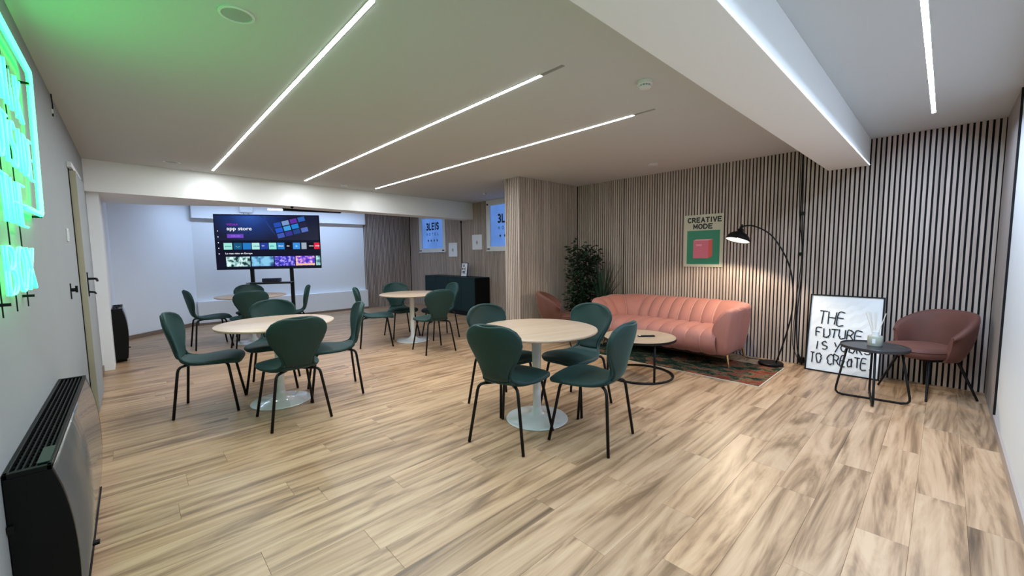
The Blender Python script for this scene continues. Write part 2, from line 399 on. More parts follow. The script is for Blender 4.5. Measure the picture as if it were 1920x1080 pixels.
def strokes(s, x, z, w, h, gap):
    out=[]
    for ch in s:
        if ch==' ': x+=w*1.0; continue
        for st in STK[ch]: out.append([(x+p*w/.6,z+q*h) for p,q in st])
        x+=(w*.5 if ch in 'I.' and ch=='.' else w)+gap
    return out,x

STK['V']=[[(0,1),(.3,0),(.6,1)]]; STK['M']=[[(0,0),(0,1),(.3,.25),(.6,1),(.6,0)]]; STK['L']=[[(0,1),(0,0),(.5,0)]]
STK['3']=[arc(.25,.75,.3,.25,120,-80,8)+arc(.25,.25,.33,.25,80,-130,9)]
BLK=dict(STK); BLK['A']=[[(0,0),(.3,1),(.6,0)],[(.13,.33),(.47,.33)]]
def block_text(txt, x, z, w, h, gap, th, y, d=.0012):
    # bold sans letters as flat ribbons; x,z lower left, th stroke width, each letter its own mesh data list
    out=[]
    for ch in txt:
        m=MB(); ww=w*(.35 if ch=='I' else 1); k=0
        for st in BLK[ch]:
            pts=[((x+(0 if ch!='I' else -.3*w/.6+ww/2)+p*w/.6), z+th/2+q*(h-th)) for p,q in st]
            for a,b in zip(pts[:-1],pts[1:]):
                a=Vector(a); b=Vector(b); t_=(b-a)
                if t_.length<1e-6: continue
                t_.normalize(); n_=Vector((-t_.y,t_.x))*th/2; a2=a-t_*th*.42; b2=b+t_*th*.42; k+=1
                yy=y-.00002*k
                q=[a2-n_,b2-n_,b2+n_,a2+n_]
                m.add([(v.x,yy,v.y) for v in q]+[(v.x,y+d,v.y) for v in q],[(0,1,2,3),(7,6,5,4),(0,4,5,1),(1,5,6,2),(2,6,7,3),(3,7,4,0)])
        out.append(m); x+=ww+gap
    return out,x-gap
# ------------------------------------------------------------------ neon sign on the left wall (text runs along +Y, seen from the room)
ne=thing('neon_sign','green neon sign of outlined words in an open box on the left wall','neon sign',(XL,2.8,0))
E_neon=emis('neon_cyan_green',*NEON); E_neon2=emis('neon_pure_green',*NEON_GREEN)
ne.scale=(1,.9,.9); ne.location=(XL,2.52,.142)
xo=.035
def ntube(name, pts, r=.0075):   # pts in (y,z)
    obj('inner_tube',MB().tube([(xo-.004,p[0]-2.8-.014,p[1]+(-.012 if p[1]>2.3 else .012)) for p in pts],r*.9,7),E_neon2,ne,smooth=True)
    return obj(name,MB().tube([(xo,p[0]-2.8,p[1]) for p in pts],r,7),E_neon,ne,smooth=True)
ntube('frame_tube',[(3.0,1.665),(3.44,1.665),(3.47,1.68),(3.585,2.44),(3.57,2.475),(1.7,2.475),(1.66,2.45),(1.66,1.68)],.0095)
for word,yend,z0,h,w,gap in (('THINK',3.20,2.10,.20,.105,.045),('OUTSIDE',3.36,1.835,.20,.105,.040),('THE',3.01,1.575,.19,.135,.05),('BOX',3.05,1.285,.19,.16,.055)):
    n=len(word); x=yend-(n*w+(n-1)*gap)
    for ch in word:
        st,_=strokes(ch,x,z0,w,h,gap)
        m=MB(); m2=MB()
        for s_ in st:
            m.tube([(xo,p[0]-2.8,p[1]) for p in s_],.0048,7)
            m2.tube([(xo-.006,p[0]-2.8-.011,p[1]) for p in s_],.0032,6)
            # double outline of each stroke
        lt_=obj('letter',m,E_neon,ne,smooth=True); obj('letter_outline',m2,E_neon2,lt_,smooth=True); x+=w+gap
m=MB()
for yq in (2.45,2.72,2.98): m.tube([(.014,yq-2.8,1.2),(.014,yq-2.8,2.44)],.0022,5)
obj('wire',m,M_black,ne)
for yq,zq in ((2.45,1.25),(2.98,1.25),(2.98,2.3),(3.5,1.66),(3.55,2.4),(2.2,2.4)): obj('standoff',MB().box(0,yq-2.806,zq-.006,.034,yq-2.794,zq+.006),M_black,ne)

# ------------------------------------------------------------------ door on the left wall
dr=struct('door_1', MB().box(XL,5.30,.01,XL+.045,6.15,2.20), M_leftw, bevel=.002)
obj('edge',MB().box(XL+.001,5.293,.012,XL+.044,5.2995,2.198),M_beige,dr)
obj('gap',MB().box(XL,5.278,.0,XL+.006,5.292,2.215),M_felt,dr)
obj('frame',MB().box(XL,6.16,0,XL+.03,6.25,2.26).box(XL,5.2,2.215,XL+.03,6.25,2.26),M_wall,dr,bevel=.003)
hd=obj('door_handle',MB().box(XL+.044,5.36,1.08,XL+.052,5.40,1.30).tube([(XL+.05,5.38,1.24),(XL+.098,5.38,1.24),(XL+.103,5.40,1.238),(XL+.103,5.52,1.215)],.010,8).tube([(XL+.05,5.38,1.12),(XL+.085,5.38,1.115),(XL+.088,5.44,1.10)],.009,8),M_blackpl,dr,smooth='auto')
t=thing('wall_lock','small black thumb-turn lock plate on the left wall below the light switch','lock',(XL,4.51,1.12))
obj('plate',MB().box(0,-.016,0,.006,.016,.12),M_blackpl,t,bevel=.003); obj('knob',MB().tube([(.006,0,.07),(.03,0,.07)],.014,10).box(.026,-.004,.05,.04,.004,.10),M_blackpl,t,smooth='auto')
t=thing('light_switch','white light switch on the left wall beside the door','switch',(XL,4.66,1.56))
obj('plate',MB().box(0,-.04,0,.009,.04,.10),M_plastic,t,bevel=.003); obj('rocker',MB().box(.009,-.028,.015,.013,.028,.085),M_white,t,bevel=.002)
t=thing('wall_socket','small black wall socket beyond the door on the left wall','socket',(XL,6.45,.44))
obj('plate',MB().box(0,-.035,0,.010,.035,.13),M_blackpl,t,bevel=.003); obj('insert',MB().tube([(.010,0,.065),(.013,0,.065)],.022,14),M_black,t)
t=thing('ceiling_cable','short dark cable end with a white clip where the left wall meets the ceiling','cable',(XL,4.5,H-.16))
obj('wire',MB().tube([(.006,0,0),(.008,.01,.08),(.006,0,.158)],.004,6),M_blackpl,t); obj('clip',MB().box(0,-.012,.02,.010,.012,.05),M_plastic,t,bevel=.002)

def catmull2(P,k): return [Vector((q.x,q.y)) for q in catmull([(a,b,0) for a,b in P],k)]
def catmull(P,k=5):
    P=[Vector(p) for p in P]; out=[]
    for i in range(len(P)-1):
        p0=P[max(0,i-1)];p1=P[i];p2=P[i+1];p3=P[min(len(P)-1,i+2)]
        for j in range(k):
            u=j/k; out.append(.5*((2*p1)+(p2-p0)*u+(2*p0-5*p1+4*p2-p3)*u*u+(3*p1-p0-3*p2+p3)*u**3))
    out.append(P[-1]); return out
# ------------------------------------------------------------------ storage heaters
def make_heater(label, loc, L_=1.42, depth_scale=1):
    t=thing('storage_heater',label,'heater',loc)      # back on x=0, runs along +y
    prof=[(0,.05)]+[(p.x,p.y) for p in catmull2([(.118,.05),(.130,.12),(.142,.24),(.147,.38),(.142,.52),(.127,.64),(.107,.725)],4)]
    fr=MB().add([(x,y_,z) for y_ in (.02,L_-.02) for x,z in prof[1:]],[])
    n=len(prof)-1; fr.f=[(i,i+1,n+i+1,n+i) for i in range(n-1)]
    obj('front_panel',fr,M_heatglass,t,smooth=True,solid=.008)
    for y_ in (0,L_-.02):
        poly=prof+[(0,.725)]
        m=MB(); k=len(poly)
        m.add([(x,y_,z) for x,z in poly]+[(x,y_+.02,z) for x,z in poly],[tuple(range(k))[::-1],tuple(range(k,2*k))]+[(i,(i+1)%k,k+(i+1)%k,k+i) for i in range(k)])
        e=obj('end_panel',m,M_blackpl,t,bevel=.002)
    obj('body',MB().box(0,.02,.06,.10,L_-.02,.70),M_blackpl,t)
    obj('top_rail',MB().box(0,0,.725,.012,L_,.742).box(.094,0,.725,.107,L_,.742).box(0,0,.725,.107,.02,.742).box(0,L_-.02,.725,.107,L_,.742),M_blackpl,t,bevel=.002)
    n=5
    for k in range(n):
        x=.022+k*.015; obj('grille_bar',MB().box(x,.02,.722,x+.005,L_-.02,.738),M_black,t)
    m=MB(); yk=.06
    while yk<L_-.04: m.box(.012,yk,.716,.094,yk+.004,.728); yk+=.035
    obj('grille_fins',m,M_blackpl,t)
    obj('control_plate',MB().box(.07,.03,.742,.100,.19,.746),plain('dark_green_plate',(.012,.035,.025),.3),t)
    obj('latch',MB().box(.128,.62,.10,.152,.65,.112),M_blackpl,t,bevel=.002)
    obj('bottom_edge',MB().tube([(.124,.02,.055),(.124,L_-.02,.055)],.004,6),M_black,t)
    for y_ in (.1,L_-.16): obj('foot',MB().box(.01,y_,0,.11,y_+.05,.06),M_blackpl,t,bevel=.003)
    for z_ in (.30,.55): obj('wall_bracket',MB().box(-.0,-.012,z_,.014,.0,z_+.025),M_black,t)
    return t
make_heater('long black storage heater with grey glass front in the left foreground',(XL+.002,2.0,0))
make_heater('far black storage heater on the stub wall beyond the door',(-.233,7.62,0),.75)

# ------------------------------------------------------------------ cafe chairs
def interp(tab, x):
    for i in range(len(tab)-1):
        if x<=tab[i+1][0]:
            a,b=tab[i],tab[i+1]; k=(x-a[0])/(b[0]-a[0]); k=k*k*(3-2*k) if False else k
            return a[1]+(b[1]-a[1])*k
    return tab[-1][1]
# centre line (y forward, z) and half width
CL=[(.262,.455,.170),(.245,.486,.215),(.20,.497,.238),(.12,.498,.248),(.04,.490,.240),(-.04,.480,.215),(-.11,.474,.180),(-.165,.478,.143),
    (-.205,.500,.110),(-.228,.545,.102),(-.243,.60,.124),(-.258,.66,.170),(-.272,.725,.212),(-.286,.79,.240),(-.298,.842,.232),(-.306,.880,.202),(-.311,.904,.155),(-.313,.917,.095)]
def shell_rows(i0,i1):
    rows=[]
    for i in range(i0,i1+1):
        y,z,w=CL[i]
        back=max(0,min(1,(i-7)/4))
        row=[]
        for j in range(11):
            u=-1+2*j/10
            du=abs(u)**2
            # back wraps forward at the edges, seat edges droop slightly at the front
            yy=y+back*.055*du*min(1,w/.2); zz=z-[.020,.021,.022,.021,.018,.012,.004,-.006,-.010,-.006][min(i,9)]*du*(1 if i<9 else 0)
            row.append((u*w,yy,zz))
        rows.append(row)
    return rows
def closed_smooth(P):
    P=[Vector(p) for p in P]; n=len(P)
    for _ in range(2): P=[(P[i-1]+P[i]*2+P[(i+1)%n])/4 for i in range(n)]
    return [tuple(p) for p in P]
def make_chair(label, group):
    t=thing('cafe_chair',label,'chair',(0,0,0),0,group)
    obj('seat',MB().grid(shell_rows(0,8)),M_teal,t,smooth=True,solid=.036,subsurf=2,off=0)
    obj('backrest',MB().grid(shell_rows(8,len(CL)-1)),M_teal,t,smooth=True,solid=.036,subsurf=2,off=0)
    edge=[r[0] for r in shell_rows(0,len(CL)-1)]; edge2=[r[-1] for r in shell_rows(0,len(CL)-1)][::-1]
    top=shell_rows(len(CL)-1,len(CL)-1)[0][3:8:2]; top=[(x,y,z+.004*(1-abs(x)/.08)) for x,y,z in top]; fr=shell_rows(0,0)[0][2:9:2][::-1]
    obj('seam_tube',MB().tube(closed_smooth([(x*.985,y,z) for x,y,z in edge+top+edge2+fr]),.0135,8,closed=True),M_tealpipe,t,smooth=True)
    for sx in (-1,1):
        for sy in (-1,1):
            pts=[(sx*.07,sy*.09-.01,.452),(sx*.135,sy*.150-.01,.452),(sx*.158,sy*.172-.01,.446),(sx*.170,sy*.184-.01,.430),(sx*.176,sy*.190-.01,.405),(sx*.235,sy*.240,.004)]
            obj('leg',MB().tube(pts,.0118,8),M_black,t,smooth=True)
    obj('frame',MB().tube([(-.07,-.10,.452),(.07,.08,.452)],.0105,8).tube([(.07,-.10,.452),(-.07,.08,.452)],.0105,8).box(-.08,-.08,.452,.08,.06,.462),M_black,t)
    return t
CH=[ # x, y, heading degrees, label, group
 (2.08,2.24,16,'teal velvet chair nearest the camera on the left of the front table, back towards us','chairs around the front table'),
 (2.51,1.80,100,'teal velvet chair on the near right of the front table, its back seen edge-on','chairs around the front table'),
 (2.97,2.31,182,'teal velvet chair beyond the front table facing us, beside the coffee table','chairs around the front table'),
 (2.49,2.79,-92,'teal velvet chair at the far left of the front table, half hidden behind its neighbour','chairs around the front table'),
 (.48,4.71,-17,'teal velvet chair seen in full side view at the left of the left table','chairs around the left table'),
 (.97,3.885,91,'teal velvet chair with its back to us in front of the left table','chairs around the left table'),
 (1.48,4.32,167,'teal velvet chair on the right of the left table, facing left','chairs around the left table'),
 (1.08,5.02,-108,'teal velvet chair behind the left table, its top just above the table top','chairs around the left table'),
 (2.78,6.14,-24,'teal velvet chair in side view left of the table before the sideboard','chairs around the sideboard table'),
 (3.41,6.49,-98,'teal velvet chair behind the sideboard table, against the far slats','chairs around the sideboard table'),
 (3.21,5.14,83,'teal velvet chair with its back to us in front of the sideboard table','chairs around the sideboard table'),
 (3.83,5.91,172,'dark teal chair half hidden right of the sideboard table','chairs around the sideboard table'),
 (.87,7.98,2,'dark teal chair in side view left of the table under the screen','chairs around the screen table'),
 (1.29,7.33,88,'dark teal chair with its back to us in front of the screen table','chairs around the screen table'),
 (1.50,8.30,-95,'dark teal chair behind the screen table, only its top showing','chairs around the screen table'),
 (1.94,7.62,163,'dark teal chair in side view right of the screen table','chairs around the screen table')]
proto=None
for (x,y,hd_,lab,grp) in CH:
    if proto is None: c=proto=make_chair(lab,grp)
    else: c=copy_tree(proto); tag(c,lab,'chair',grp)
    c.location=(x,y,0); c.rotation_euler=(0,0,rad(hd_-90))

# ------------------------------------------------------------------ pedestal tables
def make_table(label):
    t=thing('pedestal_table',label,'table')
    obj('tabletop',MB().lathe([(.001,.762),(.46,.762),(.505,.768),(.512,.776),(.509,.785),(.50,.788),(.001,.788)],64),M_top,t,smooth='auto')
    obj('column',MB().lathe([(.10,.758),(.09,.75),(.050,.742),(.043,.72),(.040,.60),(.036,.40),(.034,.20),(.036,.10),(.045,.05)],32),M_white,t,smooth='auto')
    obj('base',MB().lathe([(.262,.0),(.267,.005),(.262,.011),(.20,.017),(.12,.028),(.08,.040),(.055,.058),(.040,.09),(.035,.11)],48),M_white,t,smooth='auto')
    return t
tb=make_table('round light-oak pedestal table at the front, before the pink sofa'); tb.location=(2.475,2.345,0)
for x,y,l in ((1.0,4.42,'round pedestal table on the left, the one nearest the black heaters'),(3.36,6.02,'round pedestal table in the middle distance before the sideboard'),(1.43,7.88,'dim round pedestal table under the big screen')):
    c=copy_tree(tb); tag(c,l,'table'); c.location=(x,y,0)
for o in bpy.data.objects:
    if o.name.startswith('pedestal_table'): o['group']='round pedestal tables'; o.rotation_euler=(0,0,rad(-12))

# ------------------------------------------------------------------ pink channel sofa
def upath(hw, yb, yf, r, s):
    """point and outward normal on a U (open to -y) at arclength fraction s; s=0 left arm front"""
    la=yb-r-yf; lc=PI/2*r; lb=2*(hw-r); T=2*la+2*lc+lb; d=s*T
    if d<=la: return Vector((-hw,yf+d)),Vector((-1,0))
    d-=la
    if d<=lc:
        a=PI-d/r; return Vector((-hw+r+r*math.cos(a),yb-r+r*math.sin(a))),Vector((math.cos(a),math.sin(a)))
    d-=lc
    if d<=lb: return Vector((-hw+r+d,yb)),Vector((0,1))
    d-=lb
    if d<=lc:
        a=PI/2-d/r; return Vector((hw-r+r*math.cos(a),yb-r+r*math.sin(a))),Vector((math.cos(a),math.sin(a)))
    d-=lc
    return Vector((hw,yb-r-d)),Vector((1,0))
def make_sofa(loc, rz):
    t=thing('channel_sofa','pink velvet sofa with vertical channels and curved arms against the slat wall','sofa',loc,rz)
    hw,yb,yf,r=.745,.10,-.40,.20
    NCH=15; PER=8
    # section: (n outward on the arms, n outward on the back, z, bulge weight)
    sec=[(.00,.00,.28,.3),(.0,.0,.38,.8),(.006,.012,.46,1),(.03,.045,.54,1),(.065,.10,.61,1),(.11,.17,.67,1),(.155,.24,.712,.9),(.195,.30,.735,.6),(.232,.355,.738,.4),(.252,.385,.715,.2),(.245,.385,.62,.1),(.225,.37,.46,0),(.205,.345,.32,0),(.185,.31,.21,0),(.15,.26,.17,0),(.0,.0,.17,0)]
    N=NCH*PER
    def rowat(i):
        s=i/N; p,n=upath(hw,yb,yf,r,s); k=max(0,n.y)
        ph=(i%PER)/PER; bul=.034*(math.sin(PI*ph)**.6 if 0<ph<1 else 0)
        e=min(s,1-s)*N/PER      # distance from arm fronts in channels
        drop=.02*max(0,1-e/2.5); tight=1-.18*max(0,1-e/.6)**2
        out=[]
        for a,ab,z,w in sec:
            zz=z-drop*(z-.18)/.6
            q=p+n*(((a*(1-k)+ab*k)-.12)*tight+.12-bul*w)
            zz+=bul*.35*(1 if z>.66 else 0)
            fw=-.05*max(0,1-e/2.0)*min(1,max(0,(z-.17)/.35))     # arm front leans forward above the foot
            out.append((q.x,q.y+fw,zz))
        return out
    for nm,a,b in (('armrest',0,3),('backrest',3,12),('armrest',12,15)):
        rows=[rowat(i) for i in range(a*PER,b*PER+1)]
        m=MB().grid(rows,closed_u=True)
        for idx in (0,len(rows)-1):
            endf=(idx==0 and a==0) or (idx!=0 and b==NCH)
            base=rows[idx]
            if endf:   # padded arm front
                cen=Vector((sum(p[0] for p in base)/len(base),sum(p[1] for p in base)/len(base),sum(p[2] for p in base)/len(base)))
                prev=base
                for kk,dy in ((.95,-.018),(.80,-.034),(.45,-.044)):
                    cur=[tuple(cen+(Vector(p)-cen)*kk+Vector((0,dy,0))) for p in base]; m.grid([prev,cur],closed_u=True); prev=cur
                m.add(prev,[tuple(range(len(prev)))])
            else: m.add(base,[tuple(range(len(base)))])
        me=m.mesh(nm); bm_=bmesh.new(); bm_.from_mesh(me); bmesh.ops.remove_doubles(bm_,verts=bm_.verts,dist=.0005); bm_.to_mesh(me); bm_.free()
        obj(nm,me,M_pink,t,smooth=True)
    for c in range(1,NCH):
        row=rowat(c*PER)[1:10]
        obj('seam_tube',MB().tube([tuple(p) for p in row],.0038,6),M_seamlight,t,smooth=True)  # added pale tubes in the back grooves stand for seam highlights
    prof=[(.14,.40),(.08,.432),(-.02,.445),(-.14,.45),(-.28,.45),(-.38,.442),(-.445,.42),(-.482,.385),(-.492,.34),(-.482,.285),(-.45,.225),(-.40,.175)]
    nch=9; rows=[]
    def srow(i):
        x=-.805+1.61*i/(nch*PER); ph=(i%PER)/PER; b=.034*(math.sin(PI*ph)**.6 if 0<ph<1 else 0)
        row=[]
        for k,(y,z) in enumerate(prof):
            a=prof[max(0,k-1)]; c=prof[min(len(prof)-1,k+1)]
            tn=Vector((c[0]-a[0],c[1]-a[1])).normalized(); nn=Vector((tn.y,-tn.x))
            if nn.y<-.2 : nn=-nn
            if k>6 and nn.x>0: nn=-nn
            bb=b*(1 if k<10 else .5)
            row.append((x,y+nn.x*bb,z+nn.y*bb))
        return row
    rows=[srow(i) for i in range(nch*PER+1)]
    obj('seat',MB().grid(rows),M_pink,t,smooth=True)
    for c in range(1,nch): obj('seam_tube',MB().tube([tuple(p) for p in srow(c*PER)[1:]],.0038,6),M_seamlight,t,smooth=True)  # seat grooves: highlights painted as pale tubes too
    obj('underframe',MB().box(-.80,-.39,.168,.80,.34,.37),M_pink,t)
    for sx in (-1,1):
        for sy in (-1,1):
            x=sx*.865; y=-.27 if sy<0 else .28
            obj('leg',MB().tube([(x,y,.175),(x+sx*.03,y+sy*.01,.003)],[.019,.009],12),M_brass,t,smooth='auto')
    return t
make_sofa((5.45,2.61,0.008),-90)

# ------------------------------------------------------------------ tub armchairs
def make_tub(label, loc, rz):
    t=thing('tub_armchair',label,'armchair',loc,rz,'brown velvet tub armchairs')
    N=30; rows=[]
    for i in range(N+1):
        s=i/N; p,n=upath(.235,.20,-.07,.21,s)
        e=min(s,1-s)*2
        rim=.60+.215*(1-(1-min(1,e*1.2))**2)
        fl=.030+.035*e
        sec=[(.0,.40),(.0,.47),(.012,.47+(rim-.47)*.5),(.012+fl*.6,rim-.04),(.012+fl,rim-.006),(.03+fl,rim),(.052+fl,rim-.008),(.055+fl,rim-.04),(.055+fl*.75,.60),(.052+fl*.3,.50),(.03,.41),(.0,.36),(-.05,.36)]
        tt=1-.3*max(0,1-e/.12)
        rows.append([(p.x+n.x*(a*tt),p.y+n.y*(a*tt),z) for a,z in sec])
    m=MB().grid(rows,closed_u=True)
    for idx in (0,N):
        m.add(rows[idx],[tuple(range(len(rows[idx])))])
    obj('shell',m,M_brown,t,smooth=True)
    # seat cushion: rounded plan, padded
    plan=[]
    for i in range(40):
        a=2*PI*i/40; c_,s_=math.cos(a),math.sin(a)
        plan.append((.238*abs(c_)**.7*(1 if c_>0 else -1), -.06+.275*abs(s_)**.75*(1 if s_>0 else -1)))
    rows=[[(x*k,(y+.06)*k-.06,z) for x,y in plan] for k,z in ((.90,.385),(.99,.40),(1.02,.43),(.99,.46),(.93,.475),(.75,.482),(.4,.485),(.05,.486))]
    m=MB().grid(rows,closed_u=True); m.add(rows[0],[tuple(range(40))]); m.add(rows[-1],[tuple(range(40))])
    obj('seat',m,M_brown,t,smooth=True)
    obj('seam',MB().tube([(x*1.015,(y+.06)*1.015-.06,.452) for x,y in plan],.005,6,closed=True),M_brown,t,smooth=True)
    for sx in (-1,1):
        for sy in (-1,1):
            obj('leg',MB().tube([(sx*.15,sy*.13,.37),(sx*.245,sy*.235+(.01 if sy>0 else 0),.003)],[.014,.009],10),M_black,t,smooth='auto')
    obj('leg_frame',MB().box(-.17,-.15,.352,.17,.15,.37),M_black,t)
    return t
make_tub('brown velvet tub armchair in the right corner by the black side table',(5.62,.07,0),137+90)
make_tub('brown velvet tub armchair in the dim corner left of the plants',(4.84,4.15,0),-52+90)

# ------------------------------------------------------------------ coffee table, remote, rug
t=thing('coffee_table','round oak-topped coffee table on a black ring base before the sofa','coffee table',(4.22,2.37,0))
obj('tabletop',MB().lathe([(.001,.440),(.398,.440),(.40,.455),(.001,.455)],64),M_cofftop,t,smooth='auto')
obj('rim',MB().lathe([(.399,.428),(.405,.428),(.405,.452),(.4005,.4535),(.4,.43)],64),M_black,t,smooth='auto')
gapA=60
obj('base_ring',MB().tube([(.375*math.cos(rad(a)),.375*math.sin(rad(a)),.013) for a in range(-215,56,5)],.0125,8),M_black,t,smooth=True)
for a in (-215,-125,55): obj('post',MB().tube([(.375*math.cos(rad(a)),.375*math.sin(rad(a)),.02),(.375*math.cos(rad(a)),.375*math.sin(rad(a)),.43)],.0125,8),M_black,t,smooth=True)
obj('crossbar',MB().tube([(.36*math.cos(rad(-215)),.36*math.sin(rad(-215)),.428),(0,0,.428),(.375*math.cos(rad(55)),.375*math.sin(rad(55)),.428)],.011,8).tube([(0,0,.428),(.375*math.cos(rad(-125)),.375*math.sin(rad(-125)),.428)],.011,8),M_black,t)
t=thing('remote_control','black remote control lying on the coffee table','remote control',(4.24,2.29,.455),47)
obj('case',MB().box(-.024,-.095,0,.024,.095,.016),M_blackpl,t,bevel=.006)
m=MB()
for i in range(6):
    for j in range(3): m.lathe([(.004,.016),(.004,.018),(.001,.018)],8,(-.012+.012*j,-.055+.02*i,0))
obj('buttons',m,M_grey,t)
obj('label_strip',MB().box(-.02,.065,.016,.02,.088,.0165),M_plastic,t)

rg,N_,L_,B_=newmat('worn_rug'); tc=N_.new('ShaderNodeTexCoord')
mp=N_.new('ShaderNodeMapping'); mp.inputs['Scale'].default_value=(6,4,1); L_.new(tc.outputs['Object'],mp.inputs[0])
n1=N_.new('ShaderNodeTexNoise'); n1.inputs['Scale'].default_value=1; n1.inputs['Detail'].default_value=6; n1.inputs['Roughness'].default_value=.65; L_.new(mp.outputs[0],n1.inputs['Vector'])
n2=N_.new('ShaderNodeTexNoise'); n2.inputs['Scale'].default_value=38; n2.inputs['Detail'].default_value=3; L_.new(tc.outputs['Object'],n2.inputs['Vector'])
sx_=N_.new('ShaderNodeSeparateXYZ'); L_.new(tc.outputs['Object'],sx_.inputs[0])
wv=N_.new('ShaderNodeMath'); wv.operation='MULTIPLY_ADD'; wv.inputs[1].default_value=-.055; wv.inputs[2].default_value=.0; L_.new(sx_.outputs['Y'],wv.inputs[0])
ad=N_.new('ShaderNodeMath'); ad.operation='ADD'; L_.new(n1.outputs[0],ad.inputs[0]); L_.new(wv.outputs[0],ad.inputs[1])
mx_=N_.new('ShaderNodeMix'); mx_.data_type='FLOAT'; mx_.inputs[0].default_value=.2; L_.new(ad.outputs[0],mx_.inputs[2]); L_.new(n2.outputs[0],mx_.inputs[3])
rr=ramp(N_,[(.38,(.004,.012,.008)),(.50,(.024,.038,.022)),(.535,(.13,.11,.06)),(.575,(.20,.045,.028)),(.68,(.10,.03,.012))]); L_.new(mx_.outputs[0],rr.inputs[0])
L_.new(rr.outputs[0],B_.inputs['Base Color']); B_.inputs['Roughness'].default_value=.95; B_.inputs['Specular IOR Level'].default_value=.1
rug=thing('patterned_rug','faded green and rust patterned rug under the pink sofa','rug',(5.15,2.43,0))
rug_w=.465; rug_l=1.17
obj('pile',MB().box(-rug_w,-rug_l,0.0005,rug_w,rug_l,.007),rg,rug)
bd=.012
obj('border',MB().box(-rug_w-bd,-rug_l-bd,.0004,-rug_w,rug_l+bd,.0075).box(rug_w,-rug_l-bd,.0004,rug_w+bd,rug_l+bd,.0075).box(-rug_w,-rug_l-bd,.0004,rug_w,-rug_l,.0075).box(-rug_w,rug_l,.0004,rug_w,rug_l+bd,.0075),plain('cream_binding',(.55,.48,.38),.9),rug)

# ------------------------------------------------------------------ arc floor lamp
t=thing('arc_floor_lamp','black arc floor lamp with a dome shade lit over the right end of the sofa','floor lamp',(5.70,1.41,0))
lx=-.17
obj('base',MB().lathe([(.001,.0),(.132,.0),(.135,.004),(.135,.034),(.128,.040),(.001,.040)],40),M_black,t,smooth='auto')
arcp=[(5.72,1.36,.03)]
for X_,Y_,Z_ in ((5.68,1.235,.359),(5.64,1.173,.679),(5.60,1.167,.926),(5.57,1.197,1.169),(5.54,1.273,1.383),(5.51,1.415,1.603),(5.48,1.60,1.715)):
    arcp.append((X_,Y_*X_/5.5,1.42+(Z_-1.42)*X_/5.5))
arcp.append((5.455,1.725,1.712))
# smooth the arc
def catmull(P,k=5):
    P=[Vector(p) for p in P]; out=[]
    for i in range(len(P)-1):
        p0=P[max(0,i-1)];p1=P[i];p2=P[i+1];p3=P[min(len(P)-1,i+2)]
        for j in range(k):
            u=j/k; out.append(.5*((2*p1)+(p2-p0)*u+(2*p0-5*p1+4*p2-p3)*u*u+(3*p1-p0-3*p2+p3)*u**3))
    out.append(P[-1]); return out
obj('pole',MB().tube([(p.x-5.70,p.y-1.41,p.z) for p in catmull(arcp)],.0085,8),M_black,t,smooth=True)
# shade: local frame tilted
sh=MB().lathe([(.020,.150),(.028,.147),(.034,.118),(.045,.105),(.085,.088),(.118,.055),(.134,.015),(.138,.0),(.134,.0),(.128,.018),(.112,.050),(.08,.080),(.04,.096),(.03,.1)],40)
sho=obj('shade',sh,M_black,t,smooth='auto')
lxy=Vector((5.45-5.70,1.755-1.41,1.545)); tiltM=Matrix.Rotation(rad(15),4,'Y')@Matrix.Rotation(rad(9),4,'X')
sho.matrix_local=Matrix.Translation(lxy)@tiltM
M_in=plain('white_reflector',(.8,.8,.76),.5)
si=obj('reflector',MB().lathe([(.131,.004),(.126,.018),(.110,.049),(.078,.078),(.04,.094),(.001,.096)],40),M_in,sho,smooth=True)
# open bottom faces: drop the lathe cap at the mouth
me=si.data
import bmesh
bm_=bmesh.new(); bm_.from_mesh(me); bmesh.ops.delete(bm_,geom=[f for f in bm_.faces if len(f.verts)>10],context='FACES_ONLY'); bm_.to_mesh(me); bm_.free()
me=sho.data; bm_=bmesh.new(); bm_.from_mesh(me); bmesh.ops.delete(bm_,geom=[f for f in bm_.faces if len(f.verts)>10 and f.calc_center_median().z<.12],context='FACES_ONLY'); bm_.to_mesh(me); bm_.free()
obj('bulb',MB().lathe([(.001,.028),(.014,.031),(.026,.045),(.028,.058),(.02,.075),(.013,.09)],20),emis('bulb_glow',(1,.90,.75),25),sho,smooth=True)
obj('collar',MB().lathe([(.018,.14),(.018,.175),(.010,.18)],16),M_black,sho,smooth='auto')
obj('knob',MB().lathe([(.008,.175),(.012,.19),(.008,.205),(.001,.208)],12),M_black,sho,smooth=True)
l=bpy.data.lights.new('lamp_point','SPOT'); l.energy=LAMP_W; l.color=(1,.83,.60); l.shadow_soft_size=.02; l.spot_size=rad(150); l.spot_blend=.25
lo=bpy.data.objects.new('glow',l); link(lo,sho); lo.location=(0,0,.012)
cb=obj('lamp_cable',MB().tube([(p.x,p.y,p.z) for p in catmull([(5.83,1.45,.006),(5.90,1.55,.006),(5.88,1.7,.006),(5.93,1.80,.01),(5.96,1.86,.05)])],.004,6),M_black,smooth=True); tag(cb,'thin black lamp cable on the floor behind the sofa end','cable')

